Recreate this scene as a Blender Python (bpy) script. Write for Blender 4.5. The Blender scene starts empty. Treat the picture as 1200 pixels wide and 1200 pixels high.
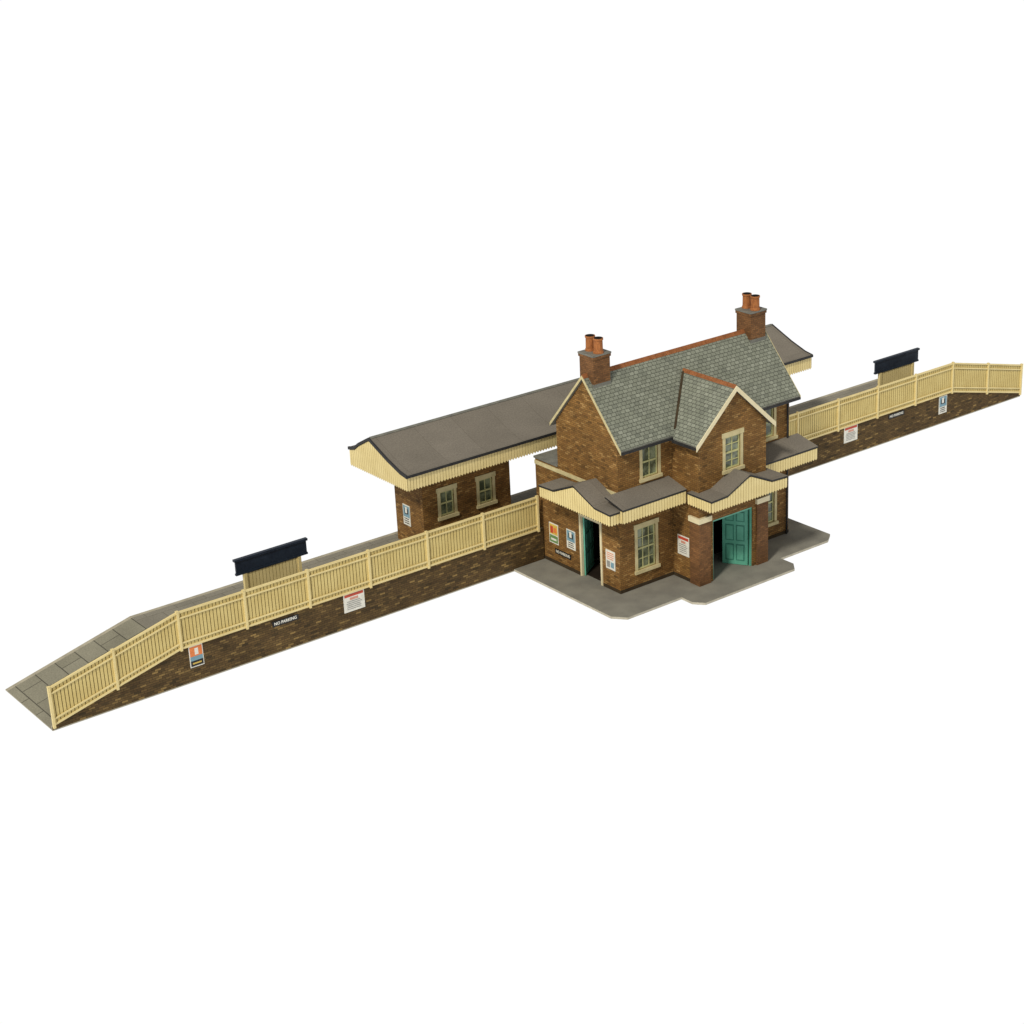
import bpy, math, random
from mathutils import Vector, Matrix
random.seed(4)
sc = bpy.context.scene
col = sc.collection
V = Vector
ZV = V((0,0,1))

def lin(c):
    return tuple(((x/255)/12.92 if x/255 <= .04045 else ((x/255+.055)/1.055)**2.4) for x in c)

# ------------------------------------------------------------------ materials
def newmat(name, rough=.75, spec=.3):
    m = bpy.data.materials.new(name); m.use_nodes = True
    nt = m.node_tree; b = nt.nodes['Principled BSDF']
    b.inputs['Roughness'].default_value = rough
    b.inputs['Specular IOR Level'].default_value = spec
    return m, nt, b
def N(nt, t, **kw):
    n = nt.nodes.new(t)
    for k, v in kw.items():
        if k in n.inputs.keys(): n.inputs[k].default_value = v
        else: setattr(n, k, v)
    return n
def rgba(c): return (*lin(c), 1)
def mixc(nt, fac, a, b, mode='MIX'):
    n = nt.nodes.new('ShaderNodeMix'); n.data_type = 'RGBA'; n.blend_type = mode
    for s, v in ((0, fac), (6, a), (7, b)):
        if hasattr(v, 'links'): nt.links.new(v, n.inputs[s])
        else: n.inputs[s].default_value = v
    return n.outputs[2]
def grey(nt, fac, lo, hi, a, b_):
    r = N(nt, 'ShaderNodeMapRange')
    for i, v in enumerate((lo, hi, a, b_)): r.inputs[i+1].default_value = v
    nt.links.new(fac, r.inputs[0])
    cb = N(nt, 'ShaderNodeCombineColor')
    for i in range(3): nt.links.new(r.outputs[0], cb.inputs[i])
    return cb.outputs[0]
def mottled(name, c1, c2, scale=3, rough=.75, spec=.3, detail=6, fine=40, fineamt=.25, bump=.0):
    m, nt, b = newmat(name, rough, spec)
    tc = N(nt, 'ShaderNodeTexCoord')
    n1 = N(nt, 'ShaderNodeTexNoise', Scale=scale, Detail=detail); nt.links.new(tc.outputs['UV'], n1.inputs['Vector'])
    r = N(nt, 'ShaderNodeMapRange'); r.inputs[1].default_value = .35; r.inputs[2].default_value = .65
    nt.links.new(n1.outputs['Fac'], r.inputs[0])
    base = mixc(nt, r.outputs[0], rgba(c1), rgba(c2))
    n2 = N(nt, 'ShaderNodeTexNoise', Scale=fine, Detail=2); nt.links.new(tc.outputs['UV'], n2.inputs['Vector'])
    out = mixc(nt, 1.0, base, grey(nt, n2.outputs['Fac'], .3, .7, 1-fineamt, 1+fineamt*.5), 'MULTIPLY')
    nt.links.new(out, b.inputs['Base Color'])
    return m
def bricky(name, ramp, mortar, bw=.23, rh=.08, ms=.007, rough=.8, nscale=1.2, off=.5, mott=(.75,1.18), bump=.35):
    """courses of units, each unit with its own tone from the ramp"""
    m, nt, b = newmat(name, rough, .2)
    tc = N(nt, 'ShaderNodeTexCoord')
    def brick(ms_, a, c, mo):
        br = N(nt, 'ShaderNodeTexBrick'); br.offset = off
        nt.links.new(tc.outputs['UV'], br.inputs['Vector'])
        br.inputs['Scale'].default_value = 1; br.inputs['Mortar Size'].default_value = ms_; br.inputs['Mortar Smooth'].default_value = .2
        br.inputs['Brick Width'].default_value = bw; br.inputs['Row Height'].default_value = rh
        br.inputs['Color1'].default_value = a; br.inputs['Color2'].default_value = c; br.inputs['Mortar'].default_value = mo
        return br
    rnd = brick(0.0, (0,0,0,1), (1,1,1,1), (.5,.5,.5,1)); br = brick(ms, (1,1,1,1), (1,1,1,1), (0,0,0,1))
    cr = N(nt, 'ShaderNodeValToRGB'); el = cr.color_ramp.elements
    n = len(ramp)
    el[0].position = 0; el[0].color = rgba(ramp[0]); el[1].position = 1; el[1].color = rgba(ramp[-1])
    for i in range(1, n-1):
        e = el.new(i/(n-1)); e.color = rgba(ramp[i])
    nt.links.new(rnd.outputs['Color'], cr.inputs[0])
    c = mixc(nt, br.outputs['Fac'], cr.outputs[0], rgba(mortar))
    n3 = N(nt, 'ShaderNodeTexNoise', Scale=nscale, Detail=5); nt.links.new(tc.outputs['UV'], n3.inputs['Vector'])
    c = mixc(nt, 1.0, c, grey(nt, n3.outputs['Fac'], .3, .7, *mott), 'MULTIPLY')
    n4 = N(nt, 'ShaderNodeTexNoise', Scale=22, Detail=3); nt.links.new(tc.outputs['UV'], n4.inputs['Vector'])
    c = mixc(nt, 1.0, c, grey(nt, n4.outputs['Fac'], .3, .7, .82, 1.14), 'MULTIPLY')
    nt.links.new(c, b.inputs['Base Color'])
    bp = N(nt, 'ShaderNodeBump', Strength=bump, Distance=.01); bp.invert = True
    nt.links.new(br.outputs['Fac'], bp.inputs['Height']); nt.links.new(bp.outputs[0], b.inputs['Normal'])
    return m

M = {}
M['brick'] = bricky('house_brick', [(98,72,38),(136,100,52),(118,84,44),(146,108,58),(124,90,46),(166,130,78)], (84,64,40), bw=.17, rh=.06, ms=.006)
M['wall_brick'] = bricky('boundary_brick', [(64,52,32),(96,76,44),(78,60,36),(104,82,48),(84,66,40),(140,114,68)], (56,46,30), bw=.19, rh=.066, ms=.006, mott=(.78,1.15))
M['stack_brick'] = bricky('stack_brick', [(98,68,42),(126,88,54),(108,74,46),(134,94,58)], (92,72,50), bw=.17, rh=.06, ms=.006)
M['slate'] = bricky('slate', [(116,120,108),(132,136,122),(124,128,114),(142,146,132),(128,132,118)], (74,76,68), bw=.17, rh=.115, ms=.009, nscale=2, mott=(.88,1.08))
M['felt'] = bricky('canopy_felt', [(116,110,100),(120,114,104)], (102,96,86), bw=1.35, rh=3.2, ms=.008, off=0, nscale=1.0, mott=(.9,1.08), bump=.1)
M['asphalt'] = bricky('platform_slabs', [(128,124,112),(134,130,118)], (108,104,92), bw=.95, rh=.62, ms=.012, nscale=1, mott=(.9,1.08), bump=.1)
M['paving'] = bricky('paving_slabs', [(126,123,107),(136,133,117),(130,127,111)], (78,76,66), bw=.95, rh=.62, ms=.016, nscale=1, mott=(.88,1.1), bump=.2)
M['forecourt'] = mottled('forecourt_asphalt', (136,134,124), (122,120,112), 1.5, .9, .1, fine=45, fineamt=.2)
M['kerb'] = mottled('kerb_card', (190,184,166), (170,164,146), 4, .8, .2)
M['coping'] = mottled('coping_stone', (176,170,150), (156,150,132), 3, .8, .2)
M['cream'] = mottled('cream_paint', (212,192,126), (202,180,114), 2, .65, .3, fine=25, fineamt=.1)
M['creamlight'] = mottled('pale_cream_paint', (226,208,150), (216,197,138), 2, .65, .3, fine=25, fineamt=.08)
M['barge'] = mottled('barge_board_paint', (226,216,180), (216,204,166), 2, .65, .3, fine=25, fineamt=.08)
M['gap'] = mottled('painted_gap_shade', (98,80,42), (84,68,36), 4, .8, .1)  # card backing tone, shade between the boards put into its colour
M['stone'] = mottled('dressed_stone', (206,194,150), (188,176,132), 4, .75, .2, fine=40, fineamt=.12)
M['sash'] = mottled('sash_paint', (200,198,142), (184,182,128), 4, .6, .3)
M['ridge'] = mottled('ridge_tile', (154,98,60), (132,82,48), 6, .7, .2, fine=30, fineamt=.3)
M['pot'] = mottled('terracotta', (178,114,64), (140,86,50), 5, .7, .2)
M['pot_mouth_shade'] = mottled('pot_mouth_shade', (30,26,24), (20,18,16), 5, .9, .1)  # near-black for the pot mouths, their inner shade put in as colour
M['black'] = mottled('black_edge', (46,46,46), (34,34,36), 5, .6, .3)
M['navy'] = mottled('navy_board', (38,50,66), (24,34,50), 2.5, .5, .4, fine=20, fineamt=.3)
M['teal'] = mottled('teal_paint', (100,174,150), (88,162,138), 3, .5, .4, fine=25, fineamt=.08)
M['tealdark'] = mottled('teal_paint_dark', (60,130,112), (50,116,100), 3, .5, .4)
M['dark'] = mottled('interior_shade', (44,36,28), (34,28,22), 3, .9, .1)  # darkness of the rooms painted into the surface colour
M['soffit'] = mottled('soffit_shade_brown', (70,60,44), (60,50,38), 3, .9, .1)  # dark brown with the shade under canopies put in, reused on plinths
M['lead'] = mottled('grey_lead', (124,124,114), (104,104,98), 4, .6, .3)
for k, c in dict(white=(230,228,216), red=(196,78,56), orange=(226,130,70), blue=(120,156,170), yellow=(216,184,86), ink=(32,32,32), green=(110,146,90), grey=(150,150,146), pinkish=(208,150,130)).items():
    M['p_'+k] = mottled('print_'+k, c, tuple(int(x*.93) for x in c), 8, .5, .3, fine=30, fineamt=.1)
# window glass: dark reflective pane with faint curtains
m, nt, b = newmat('window_glass', .12, .6)
tc = N(nt, 'ShaderNodeTexCoord'); nz = N(nt, 'ShaderNodeTexNoise', Scale=3.5, Detail=3); nt.links.new(tc.outputs['UV'], nz.inputs['Vector'])
rr = N(nt, 'ShaderNodeMapRange'); rr.inputs[1].default_value = .42; rr.inputs[2].default_value = .62; nt.links.new(nz.outputs['Fac'], rr.inputs[0])
nt.links.new(mixc(nt, rr.outputs[0], rgba((72,80,60)), rgba((132,140,112))), b.inputs['Base Color'])
M['glass'] = m
m, nt, b = newmat('glowing_white_backdrop', 1, 0)
em = N(nt, 'ShaderNodeEmission'); em.inputs[0].default_value = (1,1,1,1); em.inputs[1].default_value = 1.02  # emits its own white, so no shadow can show on it
nt.links.new(em.outputs[0], nt.nodes['Material Output'].inputs[0]); nt.nodes.remove(b)
M['ground'] = m

# ------------------------------------------------------------------ mesh builder
class F:            # a frame: u along the face, d outward, z up
    def __init__(s, o, u, n): s.o = V(o); s.u = V(u); s.n = V(n)
    def P(s, u, d, z): return s.o + s.u*u + s.n*d + ZV*z
WORLD = F((0,0,0), (1,0,0), (0,1,0))
OFF = {}
class MB:
    def __init__(s): s.v = []; s.f = []; s.m = []
    def poly(s, pts, m=0):
        i = len(s.v); s.v += [V(p) for p in pts]; s.f.append(list(range(i, i+len(pts)))); s.m.append(m)
    def box(s, fr, u0, u1, d0, d1, z0, z1, m=0):
        s.hexa([fr.P(u,d,z) for z in (z0,z1) for (u,d) in ((u0,d0),(u1,d0),(u1,d1),(u0,d1))], m)
        return s
    def hexa(s, p, m=0):
        i = len(s.v); s.v += [V(q) for q in p]
        for q in ((0,3,2,1),(4,5,6,7),(0,1,5,4),(1,2,6,5),(2,3,7,6),(3,0,4,7)):
            s.f.append([i+k for k in q]); s.m.append(m)
    def prism(s, a, b, m=0, mcap=None, msides=None):
        n = len(a); i = len(s.v); s.v += [V(q) for q in a] + [V(q) for q in b]
        mc = m if mcap is None else mcap
        s.f.append([i+k for k in range(n)][::-1]); s.m.append(mc)
        s.f.append([i+n+k for k in range(n)]); s.m.append(mc)
        for k in range(n):
            s.f.append([i+k, i+(k+1)%n, i+n+(k+1)%n, i+n+k]); s.m.append(msides[k] if msides else m)
    def wall(s, fr, t, u0, u1, z0, z1, ops=(), m=0):
        us = sorted({u0,u1,*[x for o in ops for x in o[:2]]}); zs = sorted({z0,z1,*[x for o in ops for x in o[2:]]})
        def solid(i, j):
            if i < 0 or j < 0 or i >= len(us)-1 or j >= len(zs)-1: return False
            uc = (us[i]+us[i+1])/2; zc = (zs[j]+zs[j+1])/2
            return not any(o[0]<uc<o[1] and o[2]<zc<o[3] for o in ops)
        for i in range(len(us)-1):
            for j in range(len(zs)-1):
                if not solid(i,j): continue
                a,b_,c,d = us[i],us[i+1],zs[j],zs[j+1]; P = fr.P
                s.poly([P(a,0,c),P(b_,0,c),P(b_,0,d),P(a,0,d)],m)
                s.poly([P(a,-t,c),P(a,-t,d),P(b_,-t,d),P(b_,-t,c)],m)
                if not solid(i-1,j): s.poly([P(a,0,c),P(a,0,d),P(a,-t,d),P(a,-t,c)],m)
                if not solid(i+1,j): s.poly([P(b_,0,c),P(b_,-t,c),P(b_,-t,d),P(b_,0,d)],m)
                if not solid(i,j-1): s.poly([P(a,0,c),P(a,-t,c),P(b_,-t,c),P(b_,0,c)],m)
                if not solid(i,j+1): s.poly([P(a,0,d),P(b_,0,d),P(b_,-t,d),P(a,-t,d)],m)
    def lathe(s, c, prof, n=20, m=0):
        i = len(s.v)
        for r, z in prof:
            for k in range(n): s.v.append(V((c[0]+r*math.cos(2*math.pi*k/n), c[1]+r*math.sin(2*math.pi*k/n), z)))
        for j in range(len(prof)-1):
            for k in range(n):
                s.f.append([i+j*n+k, i+j*n+(k+1)%n, i+(j+1)*n+(k+1)%n, i+(j+1)*n+k]); s.m.append(m)
        s.f.append([i+k for k in range(n)][::-1]); s.m.append(m)
        s.f.append([i+(len(prof)-1)*n+k for k in range(n)]); s.m.append(m)
    def build(s, name, mats, parent=None, loc=None):
        if not isinstance(mats, (list,tuple)): mats = [mats]
        off = OFF[parent.name] if parent else V(loc if loc is not None else (0,0,0))
        me = bpy.data.meshes.new(name); me.from_pydata([tuple(v-off) for v in s.v], [], s.f)
        for mm in mats: me.materials.append(mm)
        for p, k in zip(me.polygons, s.m): p.material_index = k
        me.update()
        uv = me.uv_layers.new(name='UVMap')
        for p in me.polygons:
            n = p.normal
            if abs(n.z) > .999: U = V((1,0,0)); W = V((0,1,0))
            else: U = ZV.cross(n).normalized(); W = n.cross(U)
            for li in p.loop_indices:
                co = me.vertices[me.loops[li].vertex_index].co + off
                uv.data[li].uv = (co.dot(U)+50, co.dot(W)+50)
        o = bpy.data.objects.new(name, me); col.objects.link(o)
        if parent: o.parent = parent
        else: o.location = off
        OFF[o.name] = off
        return o
def thing(name, label, cat, loc, group=None):
    o = bpy.data.objects.new(name, None); col.objects.link(o); o.location = loc; OFF[o.name] = V(loc)
    o['label'] = label; o['category'] = cat
    if group: o['group'] = group
    return o
def tag(o, label, cat, group=None):
    o['label'] = label; o['category'] = cat
    if group: o['group'] = group
    return o
def struct(o): o['kind'] = 'structure'; return o

# ------------------------------------------------------------------ setting
g = MB(); g.box(WORLD, -1500, 1500, -1500, 1500, -.2, -.004); struct(g.build('ground', M['ground']))  # added self-lit sheet under the model, lights it from below too

XL, XR, XC = -3.87, 35.0, 15.87
KL, KR = 0.0, 31.08
PW = 3.1
g = MB()
zt = 1.0
prof = [(XL,.03),(KL,zt),(KR,zt),(XR,.03)]
for (a,b_), mt in zip(zip(prof[:-1], prof[1:]), (1,0,1)):
    g.poly([(a[0],.07,a[1]),(b_[0],.07,b_[1]),(b_[0],PW-.14,b_[1]),(a[0],PW-.14,a[1])], mt)
    g.poly([(a[0],PW-.14,a[1]),(b_[0],PW-.14,b_[1]),(b_[0],PW,b_[1]),(a[0],PW,a[1])], 2)
    g.poly([(b_[0],PW,0),(a[0],PW,0),(a[0],PW,a[1]),(b_[0],PW,b_[1])], 3)
    g.poly([(a[0],.07,0),(b_[0],.07,0),(b_[0],.07,b_[1]),(a[0],.07,a[1])], 3)
for x in (XL, XR): g.poly([(x,.07,0),(x,PW,0),(x,PW,.03),(x,.07,.03)], 2)
struct(g.build('platform', [M['asphalt'], M['paving'], M['coping'], M['wall_brick']]))

g = MB()
pts = [(11.24,.25),(11.24,-4.6),(11.55,-4.98),(13.6,-4.98),(13.6,-5.45),(13.85,-5.75),(17.45,-5.75),(17.7,-5.45),(17.7,-4.9),(19.75,-4.9),(20.15,-4.6),(20.15,-.05),(19.3,-.05),(19.3,.25)]
g.prism([(x,y,0) for x,y in pts], [(x,y,.07) for x,y in pts], 1, 0)
struct(g.build('pavement', [M['forecourt'], M['kerb']]))

# ------------------------------------------------------------------ boundary walls and fences
FW = F((0,0,0), (1,0,0), (0,-1,0))
def ztop(x):
    if x < KL: return 2.2 - (KL-x)/(KL-XL)*.95
    if x > KR: return 2.2 - (x-KR)/(XR-KR)*.95
    return 2.2
def zbrick(x):
    if x < KL: return 1.1 - (KL-x)/(KL-XL)*.98
    if x > KR: return 1.1 - (x-KR)/(XR-KR)*.98
    return 1.1
def brick_wall(xs, label):
    g = MB()
    front = [V((xs[0],0,0)), V((xs[-1],0,0))] + [V((x,0,zbrick(x))) for x in reversed(xs)]
    back = [p+V((0,.066,0)) for p in front]
    g.prism(front, back, 0, None, [0,1]+[1]*(len(front)-3)+[1])
    g.box(FW, xs[0]+.01, xs[-1]-.01, .0005, .010, .0, .03, 1)
    o = g.build('brick_wall', [M['wall_brick'], M['coping']], loc=((xs[0]+xs[-1])/2,0,0)); tag(o, label, 'wall')
brick_wall([XL,KL,12.41], 'long brown brick retaining wall left of the station house, sloping down at its left end')
brick_wall([19.32,KR,XR], 'brown brick retaining wall right of the station house, sloping down at its right end')
def fence(posts, label):
    t = thing('fence', label, 'fence', ((posts[0]+posts[-1])/2, 0, 0))
    for a, b_ in zip(posts[:-1], posts[1:]):
        g = MB()
        def sl(x0,x1,za,zb,d0,d1,m):   # sheared box: za/zb = offsets below the fence top
            g.hexa([(x0,-d0,ztop(x0)-za),(x1,-d0,ztop(x1)-za),(x1,-d1,ztop(x1)-za),(x0,-d1,ztop(x0)-za),
                    (x0,-d0,ztop(x0)-zb),(x1,-d0,ztop(x1)-zb),(x1,-d1,ztop(x1)-zb),(x0,-d1,ztop(x0)-zb)], m)
        H = 1.1
        sl(a,b_,H,.03,.004,.016,1)
        n = int(round((b_-a)/.105)); w = (b_-a)/n
        for k in range(n):
            e = .011
            x0 = a+k*w+e; sl(x0, x0+w-2*e, H-.02, .05, .017, .026+random.uniform(-.002,.002), 0)
        for q in (.17, H-.2):
            sl(a,b_,q+.05,q,.030,.056,2); sl(a,b_,q+.068,q+.0505,.0265,.032,1)  # thin dark strips below the rails paint in their shadow
        sl(a,b_,.05,.0,.0,.06,2); sl(a,b_,.066,.0505,.0265,.032,1); sl(a,b_,H+.01,H-.05,.0,.05,2)
        g.build('fence_panel', [M['cream'], M['gap'], M['creamlight']], t)
    for x in posts:
        g = MB(); w = .034
        x0, x1 = x-w, x+w
        zb = max(zbrick(x)-.05, .005)
        g.box(FW, x0, x1, .002, .075, zb, ztop(x)+.012)
        g.box(FW, x0-.006, x1+.006, -.005, .082, ztop(x)+.013, ztop(x)+.03)
        g.build('post', M['creamlight'], t)
fence([XL+.05,-1.95,0.0]+[2.03*k for k in (1,2,3,4,5)]+[12.2], 'long cream paling fence on the brick wall left of the station house')
fence([19.5,21.33,23.28,25.23,27.18,29.13,31.08,33.03,34.95], 'cream paling fence on the brick wall right of the station house')

# ------------------------------------------------------------------ posters and plates
def poster(fr, uc, zc, w, h, cells, label, cat='poster', name='poster', group=None, frame='p_white'):
    g = MB(); keys = [frame]
    g.box(fr, uc-w/2, uc+w/2, .001, .014, zc-h/2, zc+h/2, 0)
    for i, (a,b_,c,d,k) in enumerate(cells):
        if k not in keys: keys.append(k)
        g.box(fr, uc-w/2+a*w, uc-w/2+b_*w, .0142, .018+.0008*i, zc-h/2+c*h, zc-h/2+d*h, keys.index(k))
    p = fr.P(uc, 0, zc-h/2)
    return tag(g.build(name, [M[k] for k in keys], loc=p), label, cat, group)
def lines(a, b_, c, d, n, k='p_ink'):
    out = []; st = (d-c)/n
    for i in range(n):
        e = random.uniform(.0,.16)*(b_-a)
        out.append((a+e*.5, b_-e, c+i*st+st*.3, c+i*st+st*.62, k))
    return out
NOTICE = [(.05,.95,.80,.94,'p_red'),(.3,.7,.62,.74,'p_pinkish')] + lines(.1,.9,.1,.6,5,'p_grey')
TRAVEL = [(.06,.94,.5,.95,'p_orange'),(.4,.66,.56,.86,'p_white'),(.06,.94,.3,.5,'p_blue'),(.06,.94,.05,.3,'p_ink'),(.18,.82,.14,.21,'p_yellow')]
PICT = [(.06,.94,.45,.95,'p_yellow'),(.15,.45,.5,.85,'p_red'),(.5,.85,.55,.8,'p_orange'),(.06,.94,.06,.4,'p_green'),(.2,.8,.16,.26,'p_white')]
SEA = [(.06,.94,.4,.95,'p_blue'),(.25,.75,.55,.82,'p_ink'),(.35,.6,.6,.9,'p_white')] + lines(.12,.88,.06,.38,3,'p_ink')
SKET = lines(.1,.9,.5,.92,4,'p_orange') + [(.12,.45,.1,.42,'p_grey'),(.55,.88,.12,.4,'p_blue')]
def text_mesh(s, size):
    c = bpy.data.curves.new('t','FONT'); c.body = s; c.size = size; c.align_x = 'CENTER'; c.align_y = 'CENTER'; c.offset = .004
    o = bpy.data.objects.new('t', c); col.objects.link(o)
    bpy.context.view_layer.update()
    me = bpy.data.meshes.new_from_object(o.evaluated_get(bpy.context.evaluated_depsgraph_get()))
    vs = [tuple(v.co) for v in me.vertices]; fs = [list(p.vertices) for p in me.polygons]
    bpy.data.objects.remove(o); bpy.data.curves.remove(c); bpy.data.meshes.remove(me)
    return vs, fs
TX = text_mesh('NO PARKING', .12)
TW = max(v[0] for v in TX[0])-min(v[0] for v in TX[0])
def plate(fr, uc, zc, w, label):
    t = thing('sign', label, 'sign', fr.P(uc,0,zc-.1))
    g = MB(); g.box(fr, uc-w/2, uc+w/2, .001, .014, zc-.08, zc+.08); g.build('sign_plate', M['p_ink'], t)
    g = MB()
    for f in TX[1]:
        g.poly([fr.P(uc+TX[0][i][0]*w*.86/TW, .0165, zc+TX[0][i][1]) for i in f])
    g.build('lettering', M['p_white'], t)
poster(FW, .43, .76, .42, .64, TRAVEL, 'orange and black travel poster on the brick wall near its left sloping end')
plate(FW, 3.25, .9, .84, 'small black nameplate with white lettering on the long left brick wall')
poster(FW, 5.52, .8, .7, .58, NOTICE, 'white notice with red heading on the long left brick wall', 'notice', 'notice_board')
poster(FW, 25.9, .8, .66, .58, NOTICE, 'white notice with red heading on the right brick wall', 'notice', 'notice_board')
plate(FW, 28.2, .93, .8, 'small black nameplate with white lettering on the right brick wall')
poster(FW, 30.65, .72, .42, .66, SEA, 'blue and white poster on the right brick wall below the fence corner')

# ------------------------------------------------------------------ running-in boards
def running_board(x0, x1, y, label):
    t = thing('station_sign', label, 'station sign', ((x0+x1)/2, y, zt))
    fr = F((0,y,0),(1,0,0),(0,-1,0))
    g = MB(); g.box(fr, x0, x1, -.03, .03, 1.98, 2.34, 0); g.box(fr, x0-.04, x1+.04, -.06, .06, 2.343, 2.41, 0)
    g.box(fr, x0-.02,x1+.02,-.04,.045,1.92,1.978,0)
    g.build('name_board', M['navy'], t)
    g = MB(); a,b_ = x0+.28, x1-.28
    g.box(fr, a, b_, -.02, .006, 1.2, 1.915, 1)
    n = 16; w = (b_-a)/n
    for k in range(n): g.box(fr, a+k*w+.008, a+(k+1)*w-.008, .0065, .022, 1.22, 1.9, 0)
    g.build('boarded_panel', [M['creamlight'], M['gap']], t)
    for px in (a-.06, b_-.04):
        g = MB(); g.box(fr, px, px+.1, -.05, .05, zt, 1.915); g.build('post', M['creamlight'], t)
running_board(2.7, 5.02, 1.6, 'dark navy station name board on the platform behind the left fence')
running_board(28.8, 31.05, 1.6, 'dark navy station name board on the platform behind the right fence')

# ------------------------------------------------------------------ shared building parts
def window(fr, uc, z0, w, h, par, cols=2, rows=4, t=.12):
    """opening is uc±w/2, z0..z0+h"""
    a, b_, c, d = uc-w/2, uc+w/2, z0, z0+h
    g = MB()
    fw = .045
    for (p,q,r,s_) in ((a,a+fw,c,d),(b_-fw,b_,c,d),(a+fw,b_-fw,c,c+fw),(a+fw,b_-fw,d-fw,d)): g.box(fr,p,q,-.075,-.03,r,s_)
    g.box(fr, a+fw, b_-fw, -.07, -.026, (c+d)/2-.025, (c+d)/2+.025)
    for k in range(1, cols):
        u = a+(b_-a)*k/cols; g.box(fr, u-.013, u+.013, -.066, -.034, c+fw, d-fw)
    for k in range(1, rows):
        if k*2 == rows: continue
        z = c+(d-c)*k/rows; g.box(fr, a+fw, b_-fw, -.065, -.036, z-.011, z+.011)
    wn = g.build('window', M['sash'], par)
    g = MB(); g.box(fr, a+.001, b_-.001, -.062, -.054, c+.001, d-.001); g.build('pane', M['glass'], wn)
    s = .1
    MB().box(fr, a-s, a-.001, -.02, .018, c, d).build('jamb', M['stone'], wn)
    MB().box(fr, b_+.001, b_+s, -.02, .018, c, d).build('jamb', M['stone'], wn)
    MB().box(fr, a-s-.03, b_+s+.03, -.02, .028, d+.001, d+.15).build('lintel', M['stone'], wn)
    MB().box(fr, a-s-.03, b_+s+.03, -.05, .065, c-.1, c-.001).build('sill', M['stone'], wn)
def op(uc, z0, w, h): return (uc-w/2, uc+w/2, z0, z0+h)
def valance(mb, p0, p1, topf, zb, out, pitch=.105):
    """vertical pointed boards from p0 to p1 (xy); topf(t) = top height; out = outward normal"""
    p0 = V((*p0,0)); p1 = V((*p1,0)); L = (p1-p0).length; u = (p1-p0)/L
    fr = F(p0, u, out); n = max(2, int(round(L/pitch))); w = L/n
    for k in range(n):
        a, b_ = k*w, (k+1)*w; z0_, z1_ = topf(a/L), topf(b_/L)
        mb.prism([fr.P(a,0,zb+.05), fr.P(b_,0,zb+.05), fr.P(b_,0,z1_), fr.P(a,0,z0_)],
                 [fr.P(a,.008,zb+.05), fr.P(b_,.008,zb+.05), fr.P(b_,.008,z1_), fr.P(a,.008,z0_)], 1)
        e = .008
        q = [(a+e,zb+.045),((a+b_)/2,zb),(b_-e,zb+.045),(b_-e,topf((b_-e)/L)-.012),(a+e,topf((a+e)/L)-.012)]
        mb.prism([fr.P(x,.0085,z) for x,z in q], [fr.P(x,.022,z) for x,z in q], 0)
VM = [M['creamlight'], M['gap']]
def interp(pts, x):
    for (a,za),(b_,zb) in zip(pts[:-1], pts[1:]):
        if a <= x <= b_: return za+(zb-za)*(x-a)/(b_-a)
    return pts[0][1] if x < pts[0][0] else pts[-1][1]

# ------------------------------------------------------------------ platform building with its long canopy
pb = thing('platform_building', 'long low platform building with grey canopy roof and cream valance behind the station house', 'station building', (16.3, 1.9, zt))
def pavilion(x0, x1, wins):
    y0, y1, z0, z1 = 1.1, 2.6, zt+.002, 3.6
    ff = F((0,y0,0),(1,0,0),(0,-1,0))
    g = MB(); t = .12
    g.wall(ff, t, x0, x1, z0, z1, [op(u,1.98,.5,.78) for u in wins])
    g.wall(F((0,y1,0),(1,0,0),(0,1,0)), t, x0, x1, z0, z1)
    g.wall(F((x0,0,0),(0,1,0),(-1,0,0)), t, y0+t, y1-t, z0, z1)
    g.wall(F((x1,0,0),(0,1,0),(1,0,0)), t, y0+t, y1-t, z0, z1)
    g.build('wall', M['brick'], pb)
    for u in wins: window(ff, u, 1.98, .5, .78, pb, 2, 2)
pavilion(8.8, 12.05, (9.68, 11.12))
pavilion(20.1, 23.9, (21.2, 22.8))
RP = [(.5,3.84),(.85,3.9),(1.5,4.12),(2.45,4.52),(3.05,4.2),(3.3,4.02),(3.65,3.93)]
x0, x1 = 7.92, 24.5
g = MB()
pr = RP+[(y,z-.07) for y,z in reversed(RP)]; n = len(RP)
ms = [0]*(n-1)+[1]+[2]*(n-1)+[1]
g.prism([(x0,y,z) for y,z in pr], [(x1,y,z) for y,z in pr], 0, 1, ms)
cr = g.build('canopy_roof', [M['felt'], M['black'], M['soffit']], pb)
MB().box(WORLD, x0+.05, x1-.05, .56, 3.58, 3.70, 3.735).build('ceiling', M['soffit'], pb)
def edging(xx):
    g = MB()
    for k in range(len(RP)-1):
        (ya,za),(yb,zb) = RP[k],RP[k+1]
        g.hexa([(xx,ya,za-.08),(xx+.05,ya,za-.08),(xx+.05,yb,zb-.08),(xx,yb,zb-.08),(xx,ya,za+.016),(xx+.05,ya,za+.016),(xx+.05,yb,zb+.016),(xx,yb,zb+.016)])
    g.build('roof_edging', M['black'], cr)
edging(x0-.012); edging(x1-.038)
MB().box(WORLD, x0, x1, .47, .498, 3.77, 3.85).build('roof_edging', M['black'], cr)
g = MB(); g.prism([(x0+.05,2.38,4.505),(x0+.05,2.45,4.55),(x0+.05,2.52,4.49)],[(x1-.05,2.38,4.505),(x1-.05,2.45,4.55),(x1-.05,2.52,4.49)]); g.build('ridge_capping', M['lead'], cr)
g = MB(); valance(g, (x0+.03,.54), (x1-.03,.54), lambda t: 3.78, 3.34, V((0,-1,0))); g.build('valance', VM, pb)
g = MB(); valance(g, (x0+.03,3.6), (x1-.03,3.6), lambda t: 3.84, 3.34, V((0,1,0))); g.build('valance', VM, pb)
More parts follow.
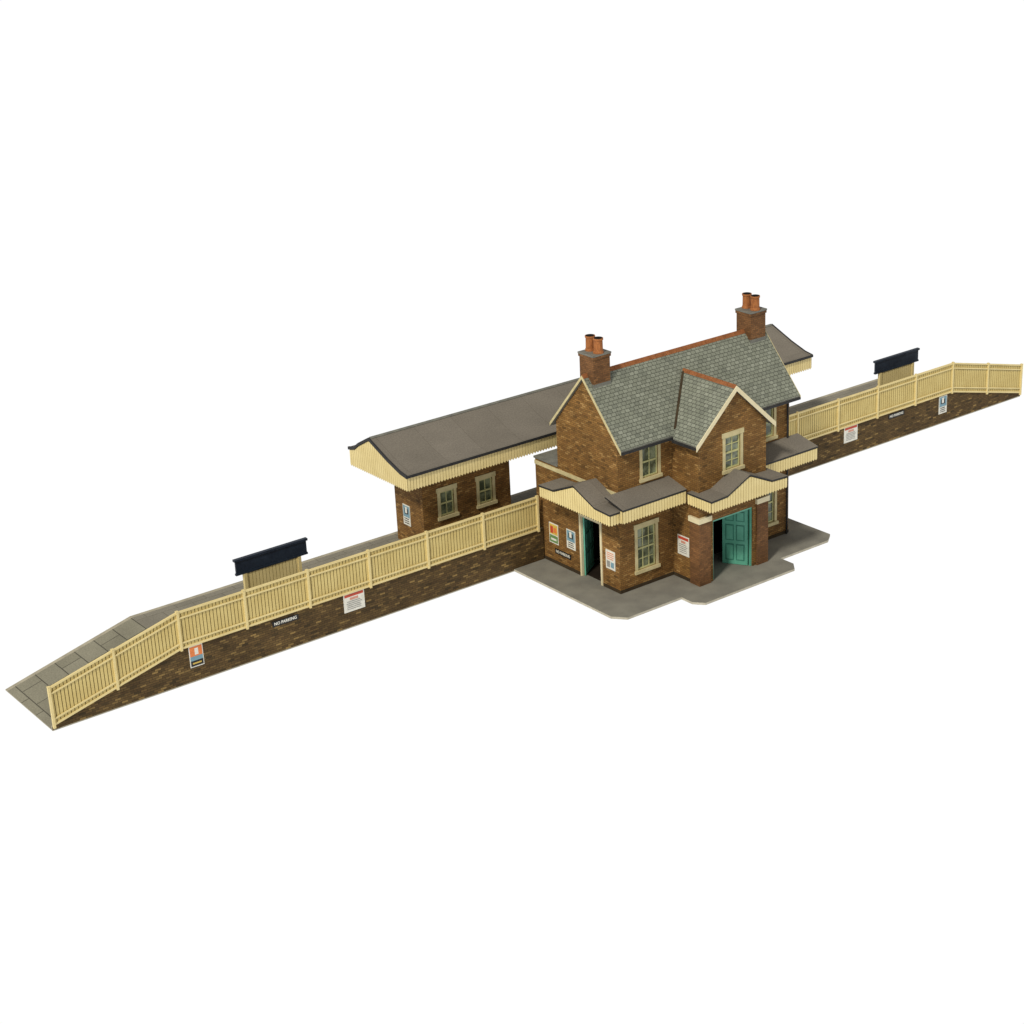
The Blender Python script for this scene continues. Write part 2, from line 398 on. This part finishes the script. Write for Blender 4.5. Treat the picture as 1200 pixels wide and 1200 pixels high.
for xx, o_ in ((x0+.04,-1),(x1-.04,1)):
    g = MB(); valance(g, (xx,.52), (xx,3.62), lambda t: interp(RP, .52+t*3.1)-.085, 3.34, V((o_,0,0))); g.build('valance', VM, pb)
poster(F((8.8,0,0),(0,-1,0),(-1,0,0)), -2.0, 1.95, .38, .66, SEA, 'blue and white poster on the end wall of the low platform building')

# ------------------------------------------------------------------ station house
HX0, HX1, HY0, HY1 = 12.46, 19.31, -3.6, -.8
ZB = .072
WX0, WX1, WY = 14.53, 17.21, -4.75
H = thing('station_house', 'two storey brown brick station house with slate roof, cream awnings and teal doors', 'house', (XC, -2.2, .07))
t = .12
fL = F((HX0,0,0),(0,-1,0),(-1,0,0)); fR = F((HX1,0,0),(0,1,0),(1,0,0))
fF = F((0,HY0,0),(1,0,0),(0,-1,0)); fB = F((0,HY1,0),(1,0,0),(0,1,0))
fW = F((0,WY,0),(1,0,0),(0,-1,0)); fWL = F((WX0,0,0),(0,-1,0),(-1,0,0)); fWR = F((WX1,0,0),(0,1,0),(1,0,0))
EZ = 4.78; YM = -2.2; SL = 1.14
AP = EZ + 1.4*SL
XWL, XWR = 13.48, 18.35
XUL = 13.68
g = MB()
DL = (1.8, 2.75, ZB, 2.03)
g.wall(fL, t, .8, 3.6, ZB, EZ, [DL])
g.prism([fL.P(.8,0,EZ),fL.P(3.6,0,EZ),fL.P(2.2,0,AP)],[fL.P(.8,-t,EZ),fL.P(3.6,-t,EZ),fL.P(2.2,-t,AP)])
g.wall(fR, t, -3.6, -.8, ZB, EZ)
g.prism([fR.P(-3.6,0,EZ),fR.P(-.8,0,EZ),fR.P(-2.2,0,AP)],[fR.P(-3.6,-t,EZ),fR.P(-.8,-t,EZ),fR.P(-2.2,-t,AP)])
LW = dict(z0=.62, w=.7, h=1.32); UW = dict(z0=3.46, w=.6, h=.94)
for a, b_, xc, xu in ((HX0+t,WX0+.01,XWL,XUL),(WX1-.01,HX1-t,XWR,XWR)):
    g.wall(fF, t, a, b_, ZB, EZ, [op(xc,LW['z0'],LW['w'],LW['h']), op(xu,UW['z0'],UW['w'],UW['h'])])
g.wall(fB, t, HX0+t, HX1-t, ZB, EZ)
g.build('wall', M['brick'], H)
# front wing
WE = 4.62; WS = .94
DW = (15.07, 16.67, ZB, 2.0)
g = MB()
g.wall(fW, t, WX0, WX1, ZB, WE, [DW, op(XC,3.45,.6,1.0)])
g.prism([fW.P(WX0,0,WE),fW.P(WX1,0,WE),fW.P(XC,0,WE+1.34*WS)],[fW.P(WX0,-t,WE),fW.P(WX1,-t,WE),fW.P(XC,-t,WE+1.34*WS)])
g.wall(fWL, t, -HY0, -WY-t, ZB, WE)
g.wall(fWR, t, WY+t, HY0, ZB, WE)
g.build('wing_wall', M['brick'], H)
# low block at the back, towards the platform
MB().box(WORLD, HX0+.002, HX1-.002, HY1+.001, .32, ZB, 3.3).build('rear_block', M['brick'], H)
MB().box(WORLD, HX0-.03, HX1+.03, HY1+.001, .36, 3.301, 3.36).build('rear_block_roof', M['lead'], H)
MB().box(fL, -.32, 3.6, .001, .03, 3.12, 3.24).build('string_course', M['stone'], H)
for a in ((fL,-.3,1.72),(fL,2.83,3.62),(fF,HX0-.02,WX0-.001),(fF,WX1+.001,HX1),(fWL,3.632,4.5),(fWR,-4.5,-3.632)):
    MB().box(a[0], a[1], a[2], .001, .022, ZB, ZB+.1).build('plinth', M['soffit'], H)
# brick piers with stone capitals either side of the porch
for a,b_ in ((WX0-.05,14.93),(16.81,WX1+.05)):
    pr_ = MB().box(fW, a, b_, -.36, .06, ZB, 2.06).build('pier', M['stack_brick'], H)
    MB().box(fW, a-.03, b_+.03, -.39, .09, 2.061, 2.22).build('pier_cap', M['barge'], pr_)
for xc, xu in ((XWL,XUL), (XWR,XWR)):
    window(fF, xc, LW['z0'], LW['w'], LW['h'], H, 3, 4)
    window(fF, xu, UW['z0'], UW['w'], UW['h'], H, 2, 2)
window(fW, XC, 3.45, .6, 1.0, H, 2, 4)
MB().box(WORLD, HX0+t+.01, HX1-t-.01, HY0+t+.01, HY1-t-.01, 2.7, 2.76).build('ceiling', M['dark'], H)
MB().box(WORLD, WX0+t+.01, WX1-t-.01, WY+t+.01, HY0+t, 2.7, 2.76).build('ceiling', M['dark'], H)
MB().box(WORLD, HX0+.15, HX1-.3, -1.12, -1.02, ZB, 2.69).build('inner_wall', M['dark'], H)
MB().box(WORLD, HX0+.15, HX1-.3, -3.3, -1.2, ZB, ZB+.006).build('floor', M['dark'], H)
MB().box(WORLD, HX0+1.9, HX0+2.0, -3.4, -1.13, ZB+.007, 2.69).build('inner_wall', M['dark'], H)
# doors
def door_frame(fr, o, mat, d0=-.06, d1=.03, wo=.045, head=.07):
    g = MB(); a,b_,c,d = o
    g.box(fr, a-wo, a+.03, d0, d1, c, d); g.box(fr, b_-.03, b_+wo, d0, d1, c, d); g.box(fr, a-wo-.01, b_+wo+.01, d0, d1+.005, d+.001, d+head)
    return g.build('door_frame', mat, H)
def leaf(hinge, ang, w, h, name='door'):
    u = V((math.cos(math.radians(ang)), math.sin(math.radians(ang)), 0)); n = V((u.y,-u.x,0))
    fr = F(V(hinge), u, n); g = MB()
    g.box(fr, 0, w, -.02, .02, 0, h, 0)
    for (c,d) in ((.07,.36),(.42,.7),(.76,.94)):
        for (a,b_) in ((.12,.46),(.54,.88)):
            for s in (1,-1):
                g.box(fr, a*w, b_*w, s*.0205 if s>0 else -.026, .026 if s>0 else -.0205, c*h, d*h, 1)
                g.box(fr, a*w+.035, b_*w-.035, s*.0262 if s>0 else -.036, .036 if s>0 else -.0262, c*h+.035, d*h-.035, 0)
    o = g.build(name, [M['teal'], M['tealdark']], H)
    g = MB(); c = fr.P(w*.92, .05, h*.5); g.lathe((c.x,c.y), [(.005,c.z-.03),(.026,c.z-.02),(.03,c.z),(.026,c.z+.02),(.005,c.z+.03)], 10); g.build('handle', M['p_ink'], o)
door_frame(fL, DL, M['barge'])
g = MB(); a,b_,c,d = DW
g.box(fW, a+.001, a+.05, -.11, -.04, c, d-.06); g.box(fW, b_-.05, b_-.001, -.11, -.04, c, d-.06); g.box(fW, a+.001, b_-.001, -.11, -.035, d-.059, d-.001)
g.build('door_frame', M['teal'], H)
leaf((16.60,WY+.13,ZB+.01), 122, .78, 1.84)
leaf((15.14,WY+.13,ZB+.01), 66, .78, 1.84)
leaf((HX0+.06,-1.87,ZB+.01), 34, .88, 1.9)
# posters on the house
poster(fL, .48, 1.05, .44, .66, PICT, 'yellow and red picture poster at the left end of the station house side wall')
poster(fL, 1.32, 1.1, .42, .62, SEA, 'blue and white poster just left of the side doorway of the station house')
plate(fL, .9, .5, .78, 'small black nameplate low on the side wall of the station house')
poster(fL, 3.17, 1.02, .42, .6, SKET, 'white illustrated poster between the side doorway and the corner of the station house')
poster(fWL, 4.06, 1.15, .5, .62, NOTICE, 'white notice with red heading beside the porch double doors', 'notice', 'notice_board')
# main roof
TH = .08; OV = .26; RX0, RX1 = HX0-.08, HX1+.2
def ytop(y): return AP+TH*1.5 - abs(y-YM)*SL
ye0, ye1 = HY0-OV, HY1+.18
pr = [(ye0,ytop(ye0)),(YM,ytop(YM)),(ye1,ytop(ye1)),(ye1,ytop(ye1)-TH*1.4),(YM,ytop(YM)-TH*1.4),(ye0,ytop(ye0)-TH*1.4)]
g = MB(); g.prism([(RX0,y,z) for y,z in pr], [(RX1,y,z) for y,z in pr], 0, 1, [0,0,1,1,1,1])
rf = g.build('roof', [M['slate'], M['lead']], H)
zz = ytop(YM)
def ridge_run(fr, a, b_, zc, zs, n, par):
    g = MB(); w = (b_-a)/n; r = .08
    for k in range(n):
        p0 = a+k*w+(.004 if k else 0); p1 = a+(k+1)*w-(.004 if k<n-1 else 0)
        q = [(-r,-r*zs+.012),(0,.035),(r,-r*zs+.012),(r-.02,-r*zs-.02),(0,-.01),(-r+.02,-r*zs-.02)]
        g.prism([fr.P(p0,d,zc+z) for d,z in q],[fr.P(p1,d,zc+z) for d,z in q])
    g.build('ridge_tiles', M['ridge'], par)
ridge_run(F((0,YM,0),(1,0,0),(0,-1,0)), RX0, RX1, zz, SL, 18, rf)
# wing roof
wt = WE + 1.34*WS + .12
def wtop(x): return wt - abs(x-XC)*WS
xe0, xe1 = XC-1.56, XC+1.56; wy0 = WY-.16; wy1 = -2.5
pr = [(xe0,wtop(xe0)),(XC,wt),(xe1,wtop(xe1)),(xe1,wtop(xe1)-.1),(XC,wt-.1),(xe0,wtop(xe0)-.1)]
g = MB(); g.prism([(x,wy0,z) for x,z in pr], [(x,wy1,z) for x,z in pr], 0, 1, [0,0,1,1,1,1])
wr = g.build('wing_roof', [M['slate'], M['lead']], H)
ridge_run(F((XC,0,0),(0,1,0),(1,0,0)), wy0, -2.64, wt, WS, 7, wr)
# lead valleys where the wing roof meets the main slope
for s in (-1,1):
    def vp(dx):
        z = wt-dx*WS; return V((XC+s*dx, YM-(zz-z)/SL, z+.012))
    a, b_ = vp(.06), vp(1.34)
    ou = V((s*.045,0,0)); iu = V((-s*.03,-.03,.03))
    g = MB(); dz = V((0,0,-.03))
    g.hexa([a+ou+dz,b_+ou+dz,b_+iu+dz,a+iu+dz,a+ou,b_+ou,b_+iu,a+iu]); g.build('valley', M['soffit'], wr)
def barge(pts3, w, th, out, mat, par):
    g = MB()
    for a, b_ in zip(pts3[:-1], pts3[1:]):
        a, b_ = V(a), V(b_); o_ = V(out)*th
        g.hexa([a-ZV*w, b_-ZV*w, b_-ZV*w+o_, a-ZV*w+o_, a, b_, b_+o_, a+o_])
    g.build('barge_board', mat, par)
barge([(xe0-.01,wy0-.001,wtop(xe0)),(XC,wy0-.001,wt+.01),(xe1+.01,wy0-.001,wtop(xe1))], .16, .025, (0,-1,0), M['barge'], wr)
barge([(RX0-.001,ye0-.01,ytop(ye0)-.01),(RX0-.001,YM,zz),(RX0-.001,ye1+.01,ytop(ye1)-.01)], .1, .02, (-1,0,0), M['stone'], rf)
barge([(RX1+.001,ye0-.01,ytop(ye0)-.01),(RX1+.001,YM,zz),(RX1+.001,ye1+.01,ytop(ye1)-.01)], .1, .02, (1,0,0), M['stone'], rf)
ze = ytop(ye0)
for a, b_ in ((RX0+.02,xe0+.06),(xe1-.06,RX1-.02)):
    MB().box(WORLD, a, b_, ye0-.05, ye0-.002, ze-.11, ze-.045).build('gutter', M['black'], rf)
for s in (-1,1):
    x_ = XC+s*1.56
    MB().box(WORLD, min(x_,x_+s*.06)+.002*s, max(x_,x_+s*.06)+.002*s, wy0+.02, -3.92, wtop(x_)-.11, wtop(x_)-.04).build('gutter', M['black'], wr)
g = MB(); g.lathe((HX1-.12,HY0-.06),[(.03,.09),(.03,4.5)],10); g.build('downpipe', M['black'], H)
# chimneys
def chimney(xc, par):
    a = .31
    ch = MB().box(WORLD, xc-a, xc+a, YM-a, YM+a, 5.7, 6.98).build('chimney', M['stack_brick'], par)
    g = MB()
    g.box(WORLD, xc-a-.025, xc+a+.025, YM-a-.025, YM+a+.025, 6.981, 7.06, 0); g.box(WORLD, xc-a-.035, xc+a+.035, YM-a-.035, YM+a+.035, 7.061, 7.11, 1)
    g.build('chimney_cap', [M['stack_brick'], M['lead']], ch)
    MB().box(WORLD, xc-a-.01, xc+a+.01, YM-a-.01, YM+a+.01, 6.0, 6.24).build('flashing', M['lead'], ch)
    for dy in (-.18,.18):
        g = MB(); z = 7.11
        g.lathe((xc,YM+dy), [(.16,z),(.15,z+.05),(.135,z+.07),(.13,z+.38),(.15,z+.39),(.15,z+.44)], 20, 0)
        g.lathe((xc,YM+dy), [(.125,z+.4405),(.125,z+.446),(.1,z+.447)], 20, 1)  # dark disc on the closed top stands for the shaded opening
        g.build('chimney_pot', [M['pot'], M['pot_mouth_shade']], ch)
chimney(12.87, H); chimney(19.04, H)
# awnings
AZB = 2.62
def gable_awning(fr, u0, u1, d0, d1, ze=3.0, zr=3.44):
    uc = (u0+u1)/2; h = (u1-u0)/2
    P_ = [(-h,ze),(-h*.58,ze+.03),(0,zr),(h*.58,ze+.03),(h,ze)]
    pr = P_ + [(x,z-.05) for x,z in reversed(P_)]; n = len(P_)
    g = MB(); g.prism([fr.P(uc+x,d0,z) for x,z in pr],[fr.P(uc+x,d1,z) for x,z in pr],0,1,[0]*(n-1)+[1]+[2]*(n-1)+[1])
    aw = g.build('awning', [M['felt'], M['black'], M['soffit']], H)
    MB().box(fr, u0+.05, u1-.05, d0, d1-.05, 2.9, 2.93).build('soffit', M['soffit'], aw)
    def pt(u,d): p = fr.P(u,d,0); return (p.x,p.y)
    g = MB(); valance(g, pt(u0+.02,d1-.035), pt(u1-.02,d1-.035), lambda t: interp(P_, -h+t*2*h)-.055, AZB, fr.n)
    g.build('valance', VM, aw)
    for u, s in ((u0+.035,-1),(u1-.035,1)):
        g = MB(); valance(g, pt(u,d0), pt(u,d1-.04), lambda t: ze-.052, AZB, fr.u*s); g.build('valance', VM, aw)
def lean_awning(x0, x1, y0, y1, ends, za=3.28, zb=3.08):
    g = MB(); g.hexa([(x0,y1,zb-.05),(x1,y1,zb-.05),(x1,y0,za-.05),(x0,y0,za-.05),(x0,y1,zb),(x1,y1,zb),(x1,y0,za),(x0,y0,za)])
    g.m = [2,0,1,1,1,1]
    aw = g.build('awning', [M['felt'], M['black'], M['soffit']], H)
    g = MB(); valance(g, (x0+.01,y1+.03), (x1-.02,y1+.03), lambda t: zb-.052, AZB+.02, V((0,-1,0))); g.build('valance', VM, aw)
    for x, s, ya in ends:
        g = MB(); valance(g, (x,y1+.04), (x,ya), lambda t: zb-.055, AZB+.02, V((s,0,0))); g.build('valance', VM, aw)
gable_awning(fL, .95, 4.25, .002, .87)
lean_awning(11.95, 14.38, HY0-.002, -4.4, [(11.985,-1,-4.26)])
gable_awning(fW, 14.34, 17.4, -.3, .74)
lean_awning(17.36, 19.68, HY0-.002, -4.48, [(19.645,1,HY0-.01)])

# ------------------------------------------------------------------ light
w = bpy.data.worlds.new('World'); sc.world = w; w.use_nodes = True
bg = w.node_tree.nodes['Background']; bg.inputs[0].default_value = (1,.985,.96,1); bg.inputs[1].default_value = .5
sd = bpy.data.lights.new('studio_sun','SUN'); sd.energy = 2.5; sd.angle = math.radians(7); sd.color = (1,.94,.83)
so = bpy.data.objects.new('studio_sun', sd); col.objects.link(so)
d = V((.78,.34,-.85)); so.rotation_euler = d.to_track_quat('-Z','Y').to_euler()

# ------------------------------------------------------------------ camera
xv = V((.7976,-.2585,.5451)).normalized(); yv = V((-.6013,-.2715,.7515)); yv = (yv-xv*xv.dot(yv)).normalized(); zv = xv.cross(yv)
O = V((-8.896,4.715,50.8))
loc = V((-O.dot(xv), -O.dot(yv), -O.dot(zv)))
R = Matrix(((xv.x,-xv.y,-xv.z),(yv.x,-yv.y,-yv.z),(zv.x,-zv.y,-zv.z)))
cd = bpy.data.cameras.new('camera'); cam = bpy.data.objects.new('camera', cd); col.objects.link(cam)
cam.matrix_world = Matrix.Translation(loc) @ R.to_4x4()
cd.sensor_width = 36; cd.lens = 2187/1200*36; cd.clip_start = 1; cd.clip_end = 6000
sc.camera = cam
sc.view_settings.view_transform = 'Standard'; sc.view_settings.look = 'None'; sc.view_settings.exposure = 0
